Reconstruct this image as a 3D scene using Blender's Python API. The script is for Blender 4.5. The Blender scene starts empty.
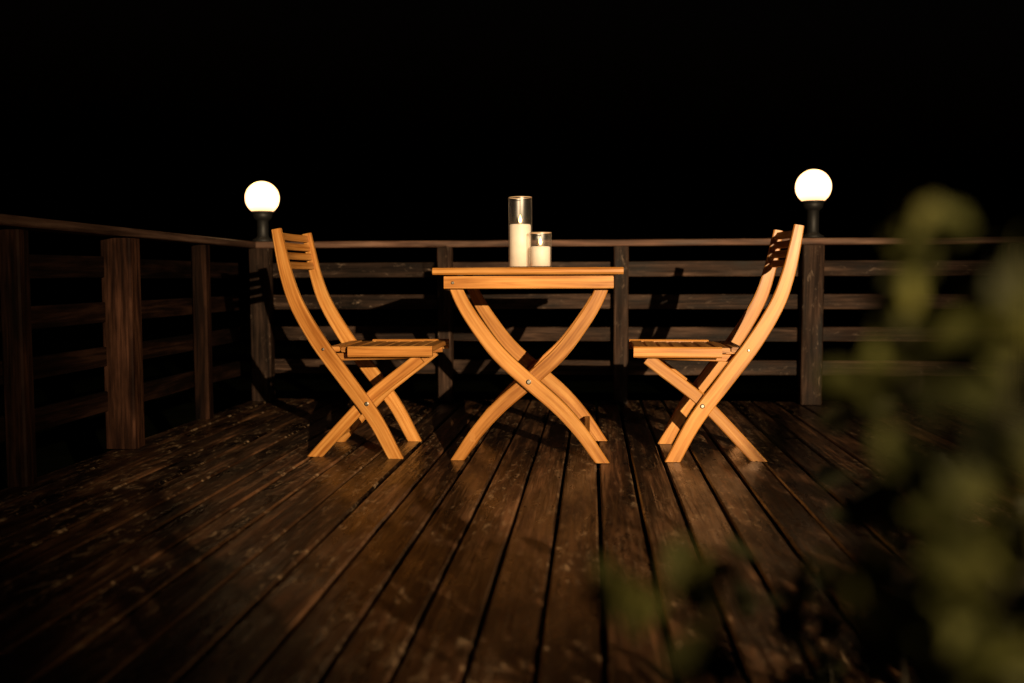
import bpy, math, random
from mathutils import Vector, Matrix
random.seed(11)
S=bpy.context.scene
S.view_settings.view_transform='Standard'
try: S.view_settings.look='None'
except: pass
S.view_settings.exposure=0

# ---------------------------------------------------------------- materials
def newmat(name):
    m=bpy.data.materials.new(name); m.use_nodes=True
    nt=m.node_tree; b=nt.nodes['Principled BSDF']
    return m,nt,b
def ramp(nt,fac,stops,interp='LINEAR'):
    r=nt.nodes.new('ShaderNodeValToRGB'); r.color_ramp.interpolation=interp
    el=r.color_ramp.elements
    el[0].position,el[0].color=stops[0][0],(*stops[0][1],1)
    el[1].position,el[1].color=stops[-1][0],(*stops[-1][1],1)
    for p,c in stops[1:-1]:
        e=el.new(p); e.color=(*c,1)
    nt.links.new(fac,r.inputs[0]); return r
def noise(nt,vec,scale,detail=6,rough=.55,dist=0):
    n=nt.nodes.new('ShaderNodeTexNoise'); n.inputs['Scale'].default_value=scale
    n.inputs['Detail'].default_value=detail; n.inputs['Roughness'].default_value=rough
    n.inputs['Distortion'].default_value=dist
    nt.links.new(vec,n.inputs['Vector']); return n
def mapping(nt,vec,sc):
    m=nt.nodes.new('ShaderNodeMapping'); m.inputs['Scale'].default_value=sc
    nt.links.new(vec,m.inputs['Vector']); return m.outputs[0]
def mixc(nt,a,b,fac,mode='MIX'):
    m=nt.nodes.new('ShaderNodeMix'); m.data_type='RGBA'; m.blend_type=mode
    def put(i,v):
        if hasattr(v,'links'): nt.links.new(v,m.inputs[i])
        elif isinstance(v,(int,float)): m.inputs[i].default_value=v
        else: m.inputs[i].default_value=(*v,1)
    put(0,fac); put(6,a); put(7,b); return m.outputs[2]

def wood(name,dark,mid,light,rough=(.35,.55),scuff=None,scuff_lo=.62,bump=.25,blotch=.5,grain=90,spec=.5):
    m,nt,b=newmat(name)
    uv=nt.nodes.new('ShaderNodeUVMap'); uv.uv_map='UVMap'; u=uv.outputs[0]
    g=noise(nt,mapping(nt,u,(3.0,grain,1)),1.0,4,.6,.6)
    g2=noise(nt,mapping(nt,u,(1.2,grain*.25,1)),1.0,3,.5,1.5)
    add=nt.nodes.new('ShaderNodeMath'); add.operation='MULTIPLY_ADD'
    nt.links.new(g2.outputs[0],add.inputs[0]); add.inputs[1].default_value=.6
    sc=nt.nodes.new('ShaderNodeMath'); sc.operation='MULTIPLY'; sc.inputs[1].default_value=.4
    nt.links.new(g.outputs[0],sc.inputs[0]); nt.links.new(sc.outputs[0],add.inputs[2])
    r=ramp(nt,add.outputs[0],[(.38,dark),(.5,mid),(.62,light)])
    bl=noise(nt,mapping(nt,u,(2.2,7,1)),1.0,4,.6)
    rb=ramp(nt,bl.outputs[0],[(.35,(1-blotch,)*3),(.65,(1+blotch*.5,)*3)])
    c=mixc(nt,r.outputs[0],rb.outputs[0],1.0,'MULTIPLY')
    at=nt.nodes.new('ShaderNodeVertexColor'); at.layer_name='tint'
    c=mixc(nt,c,at.outputs[0],1.0,'MULTIPLY')
    if scuff:
        s=noise(nt,mapping(nt,u,(14,34,1)),1.0,6,.78,.6)
        s2=noise(nt,mapping(nt,u,(.9,2.5,1)),1.0,2,.5)
        mm=nt.nodes.new('ShaderNodeMath'); mm.operation='MULTIPLY'
        rs=ramp(nt,s.outputs[0],[(scuff_lo-.04,(0,0,0)),(scuff_lo+.05,(1,1,1))])
        rs2=ramp(nt,s2.outputs[0],[(.40,(.15,)*3),(.60,(1,1,1))])
        nt.links.new(rs.outputs[0],mm.inputs[0]); nt.links.new(rs2.outputs[0],mm.inputs[1])
        c=mixc(nt,c,scuff,mm.outputs[0])
    nt.links.new(c,b.inputs['Base Color'])
    b.inputs['Specular IOR Level'].default_value=spec
    rr=ramp(nt,bl.outputs[0],[(.35,(rough[0],)*3),(.65,(rough[1],)*3)])
    nt.links.new(rr.outputs[0],b.inputs['Roughness'])
    bp=nt.nodes.new('ShaderNodeBump'); bp.inputs['Strength'].default_value=bump; bp.inputs['Distance'].default_value=.004
    nt.links.new(g.outputs[0],bp.inputs['Height']); nt.links.new(bp.outputs[0],b.inputs['Normal'])
    return m
M_teak=wood('teak',(.31,.108,.016),(.50,.208,.043),(.64,.31,.082),(.36,.48),bump=.15,blotch=.2,grain=110,spec=.35)
M_deck=wood('deck_wood',(.009,.0036,.002),(.043,.018,.008),(.16,.075,.034),(.2,.5),scuff=(.42,.28,.16),scuff_lo=.585,bump=1.0,blotch=.9,grain=60,spec=.35)
M_rail=wood('rail_wood',(.012,.006,.004),(.038,.021,.014),(.092,.054,.037),(.5,.75),scuff=(.20,.14,.10),scuff_lo=.62,bump=.5,blotch=.8,grain=70,spec=.12)
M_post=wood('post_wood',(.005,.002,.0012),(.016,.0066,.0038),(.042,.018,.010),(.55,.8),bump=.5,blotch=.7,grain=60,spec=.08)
M_hand=wood('handrail_wood',(.055,.026,.017),(.15,.078,.052),(.25,.145,.10),(.45,.65),bump=.4,blotch=.5,grain=60,spec=.2)
def flat(name,col,rough=.5,metal=0):
    m,nt,b=newmat(name)
    tc=nt.nodes.new('ShaderNodeTexCoord'); n=noise(nt,tc.outputs['Object'],18,4)
    r=ramp(nt,n.outputs[0],[(.3,tuple(x*.8 for x in col)),(.7,tuple(min(1,x*1.15) for x in col))])
    nt.links.new(r.outputs[0],b.inputs['Base Color']); b.inputs['Roughness'].default_value=rough; b.inputs['Metallic'].default_value=metal
    return m
M_metal=flat('bolt_metal',(.55,.5,.42),.35,1)
M_black=flat('lamp_black',(.010,.010,.010),.55)
def emis(name,c1,c2,s,zlo=-.1,zhi=.1):
    m=bpy.data.materials.new(name); m.use_nodes=True; nt=m.node_tree; nt.nodes.clear()
    o=nt.nodes.new('ShaderNodeOutputMaterial'); e=nt.nodes.new('ShaderNodeEmission')
    tc=nt.nodes.new('ShaderNodeTexCoord'); sp=nt.nodes.new('ShaderNodeSeparateXYZ'); nt.links.new(tc.outputs['Object'],sp.inputs[0])
    mr=nt.nodes.new('ShaderNodeMapRange'); mr.inputs[1].default_value=zlo; mr.inputs[2].default_value=zhi
    nt.links.new(sp.outputs[2],mr.inputs[0])
    r=ramp(nt,mr.outputs[0],[(0,c1),(.3,c2),(1,c2)])
    nt.links.new(r.outputs[0],e.inputs[0]); e.inputs[1].default_value=s; nt.links.new(e.outputs[0],o.inputs[0]); return m
M_globe=emis('globe_glass_lit',(.30,.12,.03),(1,.60,.28),3.9,-.098,.06)
M_flame=emis('flame',(1,.25,.03),(1,.5,.13),14,0,.02)
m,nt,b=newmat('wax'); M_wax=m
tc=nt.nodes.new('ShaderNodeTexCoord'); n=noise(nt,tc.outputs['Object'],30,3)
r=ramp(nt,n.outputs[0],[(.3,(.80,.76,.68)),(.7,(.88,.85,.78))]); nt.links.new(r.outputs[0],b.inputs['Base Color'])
b.inputs['Roughness'].default_value=.5; b.inputs['Emission Color'].default_value=(1,.58,.28,1); b.inputs['Emission Strength'].default_value=.28  # emission stands in for flame light glowing through the candle body
m=bpy.data.materials.new('clear_glass'); m.use_nodes=True; nt=m.node_tree; nt.nodes.clear(); M_glass=m
o=nt.nodes.new('ShaderNodeOutputMaterial'); mx=nt.nodes.new('ShaderNodeMixShader'); t=nt.nodes.new('ShaderNodeBsdfTransparent'); g=nt.nodes.new('ShaderNodeBsdfGlossy')
t.inputs[0].default_value=(.98,.97,.96,1); g.inputs['Roughness'].default_value=.38
lw=nt.nodes.new('ShaderNodeLayerWeight'); lw.inputs[0].default_value=.5
pw=nt.nodes.new('ShaderNodeMath'); pw.operation='POWER'; pw.inputs[1].default_value=3; nt.links.new(lw.outputs['Facing'],pw.inputs[0])
ma=nt.nodes.new('ShaderNodeMath'); ma.operation='MULTIPLY_ADD'; ma.inputs[1].default_value=.55; ma.inputs[2].default_value=.10; nt.links.new(pw.outputs[0],ma.inputs[0])
nt.links.new(ma.outputs[0],mx.inputs[0]); nt.links.new(t.outputs[0],mx.inputs[1]); nt.links.new(g.outputs[0],mx.inputs[2]); nt.links.new(mx.outputs[0],o.inputs[0])
M_rim=flat('glass_rim',(.65,.46,.30),.3)
m,nt,b=newmat('leaf'); M_leaf=m
tc=nt.nodes.new('ShaderNodeTexCoord'); n=noise(nt,tc.outputs['Object'],14,3)
r=ramp(nt,n.outputs[0],[(.3,(.030,.034,.008)),(.5,(.080,.082,.016)),(.72,(.15,.135,.026))]); 
at=nt.nodes.new('ShaderNodeVertexColor'); at.layer_name='tint'
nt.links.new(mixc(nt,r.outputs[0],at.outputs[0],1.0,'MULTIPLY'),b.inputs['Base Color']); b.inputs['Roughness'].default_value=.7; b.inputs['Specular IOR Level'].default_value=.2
M_stem=flat('stem_bark',(.04,.03,.015),.8)
m,nt,b=newmat('night_grass'); M_ground=m
tc=nt.nodes.new('ShaderNodeTexCoord'); n=noise(nt,tc.outputs['Object'],3,8)
r=ramp(nt,n.outputs[0],[(.3,(.005,.006,.003)),(.7,(.012,.014,.006))]); nt.links.new(r.outputs[0],b.inputs['Base Color']); b.inputs['Roughness'].default_value=.95; b.inputs['Specular IOR Level'].default_value=0

# ---------------------------------------------------------------- geometry
class MB:
    def __init__(s): s.v=[];s.f=[];s.uv=[];s.t=[];s.sm=[]
    def build(s,name,mat,parent=None,loc=None,smooth=False):
        me=bpy.data.meshes.new(name); me.from_pydata(s.v,[],s.f)
        me.uv_layers.new(name='UVMap'); me.color_attributes.new('tint','FLOAT_COLOR','CORNER')
        uvs=[];cs=[]
        for fi,f in enumerate(s.f):
            t=s.t[fi] if s.t else 1.0
            for k in range(len(f)):
                uvs.extend(s.uv[fi][k] if s.uv else (0,0)); cs.extend((t,t,t,1))
        me.uv_layers['UVMap'].data.foreach_set('uv',uvs)
        me.color_attributes['tint'].data.foreach_set('color',cs)
        if smooth:
            for p in me.polygons: p.use_smooth=True
        me.materials.append(mat); me.update()
        o=bpy.data.objects.new(name,me); S.collection.objects.link(o)
        if parent: o.parent=parent
        if loc: o.location=loc
        return o
    def sweep(s,pts,side,w,t,flat0=False,flat1=False,tint=None,ch=.003,ws=None):
        side=Vector(side).normalized(); pts=[Vector(p) for p in pts]; n=len(pts)
        if tint is None: tint=random.uniform(.85,1.12)
        ou=random.uniform(0,60); ov=random.uniform(0,60); base=len(s.v); L=0; Ls=[]
        for i,p in enumerate(pts):
            T=(pts[min(i+1,n-1)]-pts[max(i-1,0)]).normalized(); N=T.cross(side).normalized()
            ww=ws[i] if ws else w
            a,bb=ww/2,t/2; c=min(ch,a*.6,bb*.6)
            prof=[(-a+c,-bb),(a-c,-bb),(a,-bb+c),(a,bb-c),(a-c,bb),(-a+c,bb),(-a,bb-c),(-a,-bb+c)]
            if i: L+=(p-pts[i-1]).length
            Ls.append(L)
            for x,y in prof:
                q=p+N*x+side*y
                if (i==0 and flat0) or (i==n-1 and flat1):
                    q=q-T*((q.z-p.z)/T.z)
                s.v.append(tuple(q))
        pr=[0,w-2*ch,w-ch,w+t-3*ch,w+t,2*w+t,2*w+t,2*w+2*t,2*w+2*t+ch]
        for i in range(n-1):
            for k in range(8):
                k2=(k+1)%8
                s.f.append((base+i*8+k,base+i*8+k2,base+i*8+8+k2,base+i*8+8+k)); 
                s.uv.append([(ou+Ls[i],ov+pr[k]),(ou+Ls[i],ov+pr[k+1]),(ou+Ls[i+1],ov+pr[k+1]),(ou+Ls[i+1],ov+pr[k])]); s.t.append(tint)
        for ring,rev in ((base,True),(base+(n-1)*8,False)):
            idx=[ring+k for k in range(8)]
            if rev: idx=idx[::-1]
            s.f.append(tuple(idx)); s.uv.append([(ou+.02*math.cos(k),ov+.02*math.sin(k)) for k in range(8)]); s.t.append(tint*.8)
    def beam(s,p0,p1,side,w,t,tint=None,ch=.003,seg=1):
        p0=Vector(p0);p1=Vector(p1)
        s.sweep([p0.lerp(p1,i/seg) for i in range(seg+1)],side,w,t,tint=tint,ch=ch)
    def lathe(s,prof,seg=32,c=(0,0,0)):
        b=len(s.v)
        for r,z in prof:
            for k in range(seg):
                a=2*math.pi*k/seg; s.v.append((c[0]+r*math.cos(a),c[1]+r*math.sin(a),c[2]+z))
        for i in range(len(prof)-1):
            for k in range(seg):
                k2=(k+1)%seg
                s.f.append((b+i*seg+k,b+i*seg+k2,b+(i+1)*seg+k2,b+(i+1)*seg+k)); s.uv.append([(0,0)]*4); s.t.append(1)
def empty(name,loc=(0,0,0),rz=0):
    o=bpy.data.objects.new(name,None); S.collection.objects.link(o); o.location=loc; o.rotation_euler=(0,0,rz); return o
def spline(P,n=26):
    P=[Vector(p) for p in P]; Q=[P[0]*2-P[1]]+P+[P[-1]*2-P[-2]]; out=[]
    m=len(P)-1
    for i in range(n+1):
        u=i/n*m; k=min(int(u),m-1); t=u-k; a,b,c,d=Q[k:k+4]
        out.append(.5*((2*b)+(c-a)*t+(2*a-5*b+4*c-d)*t*t+(3*b-a-3*c+d)*t**3))
    return out
def bolt(mb,x,y,z,r=.009,h=.004):
    b=len(mb.v); n=14
    for (rr,yy) in ((r,0),(r,-h*.6),(r*.6,-h),(0.0005,-h)):
        for k in range(n):
            a=2*math.pi*k/n; mb.v.append((x+rr*math.cos(a),y+yy,z+rr*math.sin(a)))
    for i in range(3):
        for k in range(n):
            k2=(k+1)%n; mb.f.append((b+i*n+k,b+i*n+k2,b+(i+1)*n+k2,b+(i+1)*n+k)); mb.uv.append([(0,0)]*4); mb.t.append(1)

# ---- ground
g=MB(); R=300
g.v=[(-R,-R,0),(R,-R,0),(R,R,0),(-R,R,0)]; g.f=[(0,1,2,3)]; g.uv=[[(0,0)]*4]; g.t=[1]
g.build('ground',M_ground,loc=(0,0,-.4))

# ---- deck
XL,XR,Y0,YB=-2.03,4.4,1.2,5.70
dk=empty('wooden_deck'); mb=MB(); x=XL+.07; pitch=.128
scr=MB()
while x<XR:
    w=pitch-random.uniform(.008,.013); dz=random.uniform(-.003,.0015)
    n=16; pts=[]
    wob=[random.uniform(-.0010,.0010) for _ in range(n+1)]
    for i in range(n+1): pts.append((x+wob[i],Y0+(YB+.12-Y0)*i/n,-.014+dz+wob[i]*.6))
    mb.sweep(pts,(1,random.uniform(-.001,.001),random.uniform(-.012,.012)),.028,w,tint=random.choice([.5,.7,.85,1,1.1,1.3,1.7]),ch=.005)
    for yy in (1.5,2.3,3.1,3.9,4.7,5.5):
        for sx in (-.038,.038):
            b=len(scr.v); r=.0042; cx,cy=x+sx+random.uniform(-.004,.004),yy+random.uniform(-.006,.006)
            for k in range(8): scr.v.append((cx+r*math.cos(k*.7854),cy+r*math.sin(k*.7854),dz+.0016))
            scr.f.append(tuple(range(b,b+8))); scr.uv.append([(0,0)]*8); scr.t.append(1)
    x+=pitch
mb.build('deck_boards',M_deck,dk); scr.build('deck_screws',M_black,dk)
mb=MB()
for yy in (1.25,2.3,3.1,3.9,4.7,5.6): mb.beam((XL,yy,-.105),(XR,yy,-.105),(0,1,0),.14,.045)
mb.beam((XL,Y0-.02,-.09),(XR,Y0-.02,-.09),(0,1,0),.17,.025)
for xx in (-1.9,0,2,4):
    for yy in (1.25,3.5,5.6): mb.beam((xx,yy,-.45),(xx,yy,-.178),(0,1,0),.1,.1)
mb.build('deck_joists',M_post,dk)

# ---- railings
def slats(mb,p0,p1,side,k=1):
    for zc,h in ((.765,.088),(.578,.085),(.393,.082),(.200,.085)):
        mb.beam((p0[0],p0[1],zc),(p1[0],p1[1],zc+random.uniform(-.005,.005)),side,h,.024,seg=6,tint=k*random.uniform(.65,1.3))
rb=empty('wooden_railing')
mb=MB()
segs=[-1.93,-.845,.163,1.225,2.30,3.36,4.36]
for i,(a,b_) in enumerate(zip(segs[:-1],segs[1:])):
    slats(mb,(a+.002,YB+.055),(b_-.002,YB+.055),(0,1,0),.6 if i==0 else 1.15)  # first bay tinted darker to imitate the shadow falling on it
mb.build('rail_slats',M_rail,rb)
mb=MB(); mb.beam((-2.02,YB+.03,.912),(4.4,YB+.03,.914),(0,1,0),.036,.13,seg=24,tint=1.0,ch=.005); mb.build('handrail',M_hand,rb)
mb=MB()
for i,xx in enumerate(segs):
    w=.118 if i in (0,3,6) else .082
    mb.beam((xx,YB-.0,0.001),(xx,YB-.0,.893),(0,1,0),w,.085,ch=.006,tint=random.uniform(.95,1.3)*(.5 if i==0 else 1))  # corner post gets the same shadow put into its tint
mb.build('rail_posts',M_rail,rb)
rs=empty('wooden_railing')
mb=MB(); XS=-2.05
ys=[.4,1.7,2.5,3.30,4.08,4.95,5.62]
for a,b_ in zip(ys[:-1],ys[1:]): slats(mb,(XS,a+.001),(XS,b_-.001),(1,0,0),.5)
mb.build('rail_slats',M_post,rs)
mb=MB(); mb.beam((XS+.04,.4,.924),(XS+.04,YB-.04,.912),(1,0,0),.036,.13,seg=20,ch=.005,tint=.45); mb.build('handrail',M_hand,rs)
mb=MB()
for i,yy in enumerate(ys[:-1]):
    w=.13 if yy in (4.08,1.7) else .07
    zt=.89
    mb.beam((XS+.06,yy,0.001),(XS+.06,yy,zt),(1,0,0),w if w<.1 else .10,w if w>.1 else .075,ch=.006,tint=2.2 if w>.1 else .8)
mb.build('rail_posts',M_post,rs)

# ---- globe lamps
def globe_lamp(loc,gz,energy=None):
    e=empty('globe_lamp',loc); z0=loc[2]; h=gz-z0; r=.098
    mb=MB(); mb.lathe([(.001,.0),(.062,.0),(.062,.012),(.040,.022),(.033,.035),(.033,h-r-.035),(.038,h-r-.03),(.052,h-r-.018),(.058,h-r+.012),(.052,h-r+.014),(.001,h-r+.010)],32)
    mb.build('lamp_base',M_black,e,smooth=True)
    mb=MB(); prof=[]
    for i in range(25):
        a=-math.pi/2+math.pi*i/24; prof.append((max(.0005,r*math.cos(a)),r*math.sin(a)))
    mb.lathe(prof,48); mb.build('globe',M_globe,e,loc=(0,0,h),smooth=True)
    mb=MB(); mb.lathe([(.050,-.092),(.060,-.088),(.062,-.078),(.058,-.074)],40); mb.build('collar',M_black,e,loc=(0,0,h),smooth=True)
    return e
globe_lamp((-1.925,YB+.03,.932),1.187)
globe_lamp((1.232,YB+.03,.934),1.218)

# ---- table
T=empty('folding_table',(-.245,4.11,0))
mb=MB()
leg=[(-.305,.735),(-.262,.63),(-.20,.53),(-.115,.42),(0,.315),(.115,.215),(.205,.115),(.285,0)]
for sgn,ys_ in ((1,(-.262,.262)),(-1,(-.234,.234))):
    for yy in ys_:
        pts=spline([(sgn*a,yy,z) for a,z in leg]); n=len(pts)
        mb.sweep(pts,(0,1,0),.05,.026,flat1=True,ws=[.046+.012*math.sin(math.pi*i/(n-1)) for i in range(n)],ch=.004)
for xx,z,hy in ((.225,.095,.22),(-.225,.095,.248)): mb.beam((xx,-hy,z),(xx,hy,z),(1,0,0),.04,.022)
mb.beam((0,-.22,.315),(0,.22,.315),(1,0,0),.03,.03)
mb.build('crossed_legs',M_teak,T)
mb=MB()
for yy in (-.292,.292): mb.beam((-.325,yy,.702),(.325,yy,.702),(0,1,0),.05,.022)
for xx in (-.316,.316): mb.beam((xx,-.28,.70),(xx,.28,.70),(1,0,0),.046,.022)
mb.build('apron',M_teak,T)
mb=MB()
mb.beam((-.362,-.325,.744),(.362,-.325,.744),(0,1,0),.026,.05,ch=.007,seg=4,tint=1.05)
mb.beam((-.362,.325,.744),(.362,.325,.744),(0,1,0),.026,.05,ch=.007,seg=4)
for xx in (-.337,.337): mb.beam((xx,-.2995,.744),(xx,.2995,.744),(1,0,0),.026,.05,ch=.006)
k=0; xx=-.288
while xx<.30:
    mb.beam((xx,-.2985,.743),(xx,.2985,.743),(1,0,0),.022,.044); xx+=.048*1.0
mb.build('table_top',M_teak,T)
mb=MB(); bolt(mb,0,-.2755,.315,.010,.005); bolt(mb,-.29,-.3035,.70,.006,.004)
mb.build('pivot_bolts',M_metal,T,smooth=False)

# ---- chairs
def chair(loc,flip):
    C=empty('folding_chair',loc)
    s=-1 if flip else 1
    mb=MB()
    A=[(-.306,.915),(-.292,.84),(-.268,.73),(-.226,.61),(-.140,.462),(-.030,.312),(.080,.160),(.165,0)]
    B=[(.262,.402),(.205,.357),(.130,.300),(.045,.230),(-.055,.127),(-.172,0)]
    for yy in (-.212,.212):
        pts=spline([(s*a,yy,z) for a,z in A],32); n=len(pts)
        ws=[.038+.024*min(1,i/(n*.55)) - .008*max(0,(i/(n-1)-.7)/.3) for i in range(n)]
        mb.sweep(pts,(0,1,0),.05,.026,flat1=True,ws=ws,ch=.004)
    for yy in (-.182,.182):
        pts=spline([(s*a,yy,z) for a,z in B],20); mb.sweep(pts,(0,1,0),.048,.024,flat1=True,ch=.004)
    mb.beam((s*-.115,-.17,.066),(s*-.115,.17,.066),(1,0,0),.03,.018)
    mb.build('crossed_frame',M_teak,C)
    mb=MB()
    for yy in (-.158,.158): mb.beam((s*-.085,yy,.402),(s*.300,yy,.414),(0,1,0),.030,.022)
    for i in range(8):
        u=-.085+i*.0535
        zz=.436-.005*math.sin(math.pi*i/7)
        if i<2: mb.beam((s*u,-.196,zz),(s*u,.196,zz),(1,0,0),.020,.049,ch=.004)
        else: mb.beam((s*u,-.212,zz),(s*u,.212,zz),(1,0,0),.020,.049,ch=.004)
    for yy in (-.226,.226): mb.beam((s*-.02,yy,.428),(s*.318,yy,.430),(0,1,0),.042,.022,ch=.006,tint=1.1)
    mb.build('seat',M_teak,C)
    mb=MB()
    pa=spline([(a,0,z) for a,z in A],120)
    for h in (.890,.851,.812,.773):
        q=min(pa,key=lambda p:abs(p.z-h))
        pts=[]
        for j in range(11):
            v=-1+2*j/10; off=-.018*(1-v*v)
            pts.append(Vector((s*(q.x+off),.200*v,q.z)))
        mb.sweep(pts,(s,0,.18),.030,.012,ch=.003)
    mb.build('back_slats',M_teak,C)
    mb=MB(); bolt(mb,s*.052,-.2255,.212+.008,.009,.005); bolt(mb,s*-.122,-.2255,.437,.006,.004)
    mb.build('pivot_bolts',M_metal,C)
    return C
chair((-.945,4.10,0),False)
chair((.478,4.10,0),True)

# ---- candles
def candle(loc,gr,gh,ch_):
    e=empty('candle_in_glass',loc)
    mb=MB(); t=.0025
    mb.lathe([(.001,.0),(gr-.003,.0),(gr,.003),(gr,gh-.002)],48); mb.build('glass_cylinder',M_glass,e,smooth=False)
    for p in e.children[0].data.polygons: p.use_smooth=abs(p.normal.z)<.5
    mb=MB(); mb.lathe([(gr,gh-.003),(gr-.0006,gh),(gr-.0025,gh),(gr-.003,gh-.003),(gr,gh-.003)],48); mb.build('glass_rim',M_rim,e,smooth=True)
    r=gr-.005
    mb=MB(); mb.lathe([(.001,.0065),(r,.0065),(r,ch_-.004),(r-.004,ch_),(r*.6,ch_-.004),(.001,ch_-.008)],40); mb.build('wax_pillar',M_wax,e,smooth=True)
    mb=MB(); mb.lathe([(.0012,ch_-.009),(.0012,ch_+.008),(.0002,ch_+.009)],8); mb.build('wick',M_black,e)
    mb=MB(); mb.lathe([(.0002,0),(.004,.004),(.0066,.011),(.0048,.020),(.002,.028),(.0002,.035)],16); mb.build('flame',M_flame,e,loc=(0,0,ch_+.004),smooth=True)
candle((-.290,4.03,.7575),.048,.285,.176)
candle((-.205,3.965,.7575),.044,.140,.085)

# ---- shrub (foreground)
def shrub(base,clusters,name='leafy_shrub'):
    e=empty(name,(0,0,0)); lf=MB(); st=MB()
    def tube(p0,p1,r0,r1,bend):
        p0=Vector(p0);p1=Vector(p1); mid=(p0+p1)/2+Vector(bend); n=8; b=len(st.v)
        for i in range(n+1):
            t=i/n; p=p0*(1-t)**2+mid*2*t*(1-t)+p1*t*t; r=r0+(r1-r0)*t
            for k in range(6):
                a=k*math.pi/3; st.v.append((p.x+r*math.cos(a),p.y+r*math.sin(a),p.z))
        for i in range(n):
            for k in range(6):
                st.f.append((b+i*6+k,b+i*6+(k+1)%6,b+i*6+6+(k+1)%6,b+i*6+6+k)); st.uv.append([(0,0)]*4); st.t.append(1)
    for (c,rad,num,ls,br) in clusters:
        c=Vector(c)
        tube(Vector(base)+Vector((random.uniform(-.05,.05),random.uniform(-.05,.05),0)),c+Vector((0,0,rad*.4)),.005,.0012,((c.x-base[0])*.1,0,.06))
        for _ in range(num):
            p=c+Vector([random.gauss(0,rad*.5) for _ in range(3)])
            d=Vector((random.gauss(0,.6),random.gauss(0,.6),random.gauss(.4,.7))).normalized()
            sd=d.cross(Vector((random.gauss(0,1),random.gauss(0,1),random.gauss(0,1)))).normalized(); nn=d.cross(sd)
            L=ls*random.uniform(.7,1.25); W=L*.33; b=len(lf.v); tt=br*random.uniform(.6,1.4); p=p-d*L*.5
            mid=[p+d*(L*t)+nn*(-.12*L*t*t) for t in (0,.25,.55,.82,1)]
            wd=[0.02,.85,1,.6,0.02]
            for q,wk in zip(mid,wd):
                lf.v+= [tuple(q-sd*W*wk+nn*W*wk*.25),tuple(q),tuple(q+sd*W*wk+nn*W*wk*.25)]
            for i in range(4):
                for k in range(2):
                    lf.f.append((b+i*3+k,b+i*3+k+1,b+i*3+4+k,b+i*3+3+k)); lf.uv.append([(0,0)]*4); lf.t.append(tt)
    lf.build('leaves',M_leaf,e,smooth=True); st.build('stems',M_stem,e,smooth=True)
shrub((.26,.66,-.4),[
 ((.176,.536,.746),.014,10,.028,.8),((.164,.536,.706),.016,11,.030,.75),((.200,.512,.686),.020,14,.030,.8),((.205,.50,.72),.012,6,.028,.5),
 ((.138,.533,.660),.015,9,.028,.8),((.105,.570,.630),.012,5,.026,.5),((.160,.500,.618),.024,18,.03,.6),
 ((.172,.496,.575),.026,32,.032,.7),((.166,.490,.535),.028,30,.032,.7),((.205,.490,.53),.026,24,.032,.55),((.215,.49,.60),.024,18,.032,.55),((.13,.51,.56),.02,12,.03,.45),((.18,.49,.64),.024,14,.03,.4),
 ((.028,.605,.520),.014,10,.030,.55),((.066,.600,.540),.016,14,.030,.6),((.005,.624,.522),.013,6,.030,.5),((.07,.56,.500),.018,12,.03,.45),((.11,.54,.49),.022,16,.03,.45),
 ((.30,1.0,.50),.07,26,.045,.12),((.42,1.0,.42),.09,46,.05,.12),((.24,1.02,.36),.07,34,.045,.12),((.5,.95,.56),.08,26,.05,.12),((.36,.9,.34),.09,50,.045,.12),  # rear leaves tinted very dark, imitating shade from the nearer ones
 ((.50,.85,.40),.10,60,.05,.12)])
shrub((1.1,.75,-.4),[
 ((.95,.85,.45),.13,80,.055,.5),((1.15,.85,.50),.15,90,.055,.5),((1.3,.8,.62),.13,70,.055,.5),((1.05,.9,.25),.15,60,.055,.5),
 ((.8,.9,.40),.12,70,.05,.5),((1.5,.9,.5),.16,80,.055,.5),((.7,.8,.20),.12,50,.05,.5)])
shrub((.5,.15,-.4),[
 ((.66,.32,.66),.055,16,.060,.5),((.60,.30,.60),.04,8,.055,.5),((.30,.16,.60),.07,18,.055,.5),((.42,.16,.60),.07,16,.055,.5),((.52,.12,.56),.06,16,.055,.5),((.38,.0,.55),.08,18,.055,.5)])

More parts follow.
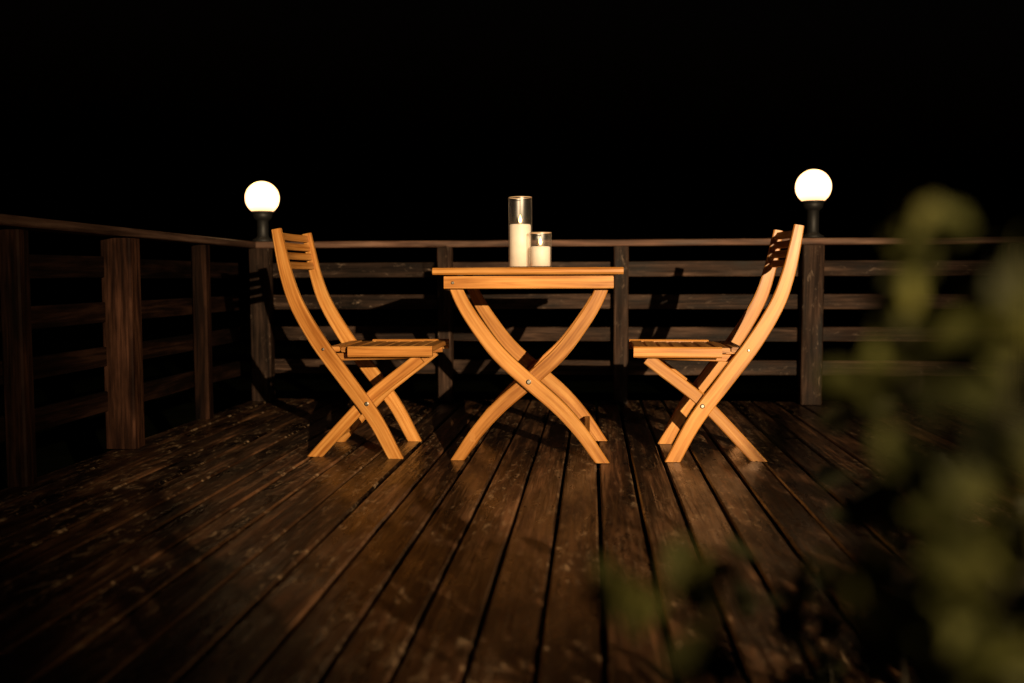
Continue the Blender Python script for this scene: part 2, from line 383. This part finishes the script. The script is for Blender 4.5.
# ---- garden spotlight (behind the camera, lights the scene)
LP=Vector((2.23,-2.83,1.65)); tgt=Vector((-.22,4.6,.74))
gl=empty('garden_spotlight',(LP.x,LP.y,-.4))
mb=MB(); mb.lathe([(.001,0),(.09,0),(.09,.02),(.022,.04),(.022,1.98),(.001,1.98)],20); mb.build('pole',M_black,gl,smooth=True)
mb=MB(); mb.lathe([(.001,-.12),(.05,-.11),(.075,.0),(.085,.05),(.08,.05),(.07,.0),(.045,-.09),(.001,-.10)],28)
h=mb.build('reflector_housing',M_black,gl,smooth=True); h.location=(0,0,2.05)
d=(tgt-LP).normalized(); h.rotation_euler=d.to_track_quat('Z','Y').to_euler()
L=bpy.data.lights.new('spot_bulb','SPOT'); L.energy=3700; L.color=(1,.73,.43); L.spot_size=math.radians(40); L.spot_blend=1.0; L.shadow_soft_size=.022
lo=bpy.data.objects.new('spot_bulb',L); S.collection.objects.link(lo); lo.parent=gl; lo.location=(d.x*.06,d.y*.06,2.05+d.z*.06); lo.rotation_euler=d.to_track_quat('-Z','Y').to_euler()

# ---- night sky
W=bpy.data.worlds.new('World'); S.world=W; W.use_nodes=True; nt=W.node_tree
bg=nt.nodes['Background']; sk=nt.nodes.new('ShaderNodeTexSky'); sk.sky_type='NISHITA'; sk.sun_disc=False
sk.sun_elevation=math.radians(-4); sk.sun_rotation=math.radians(160)
nt.links.new(sk.outputs[0],bg.inputs[0]); bg.inputs[1].default_value=.05
sun=bpy.data.lights.new('moon','SUN'); sun.energy=.002; sun.angle=math.radians(.5); sun.color=(.7,.8,1)
so=bpy.data.objects.new('moon',sun); S.collection.objects.link(so); so.rotation_euler=(math.radians(50),0,math.radians(-30))

# ---- camera
cd=bpy.data.cameras.new('camera'); cam=bpy.data.objects.new('camera',cd); S.collection.objects.link(cam); S.camera=cam
cam.location=(0,0,.721); cam.rotation_euler=(math.radians(90-3.7),math.radians(.2),math.radians(4.6))
cd.lens=35; cd.sensor_width=36; cd.clip_end=1000; cd.clip_start=.02
cd.dof.use_dof=True; cd.dof.focus_distance=4.0; cd.dof.aperture_fstop=1.6
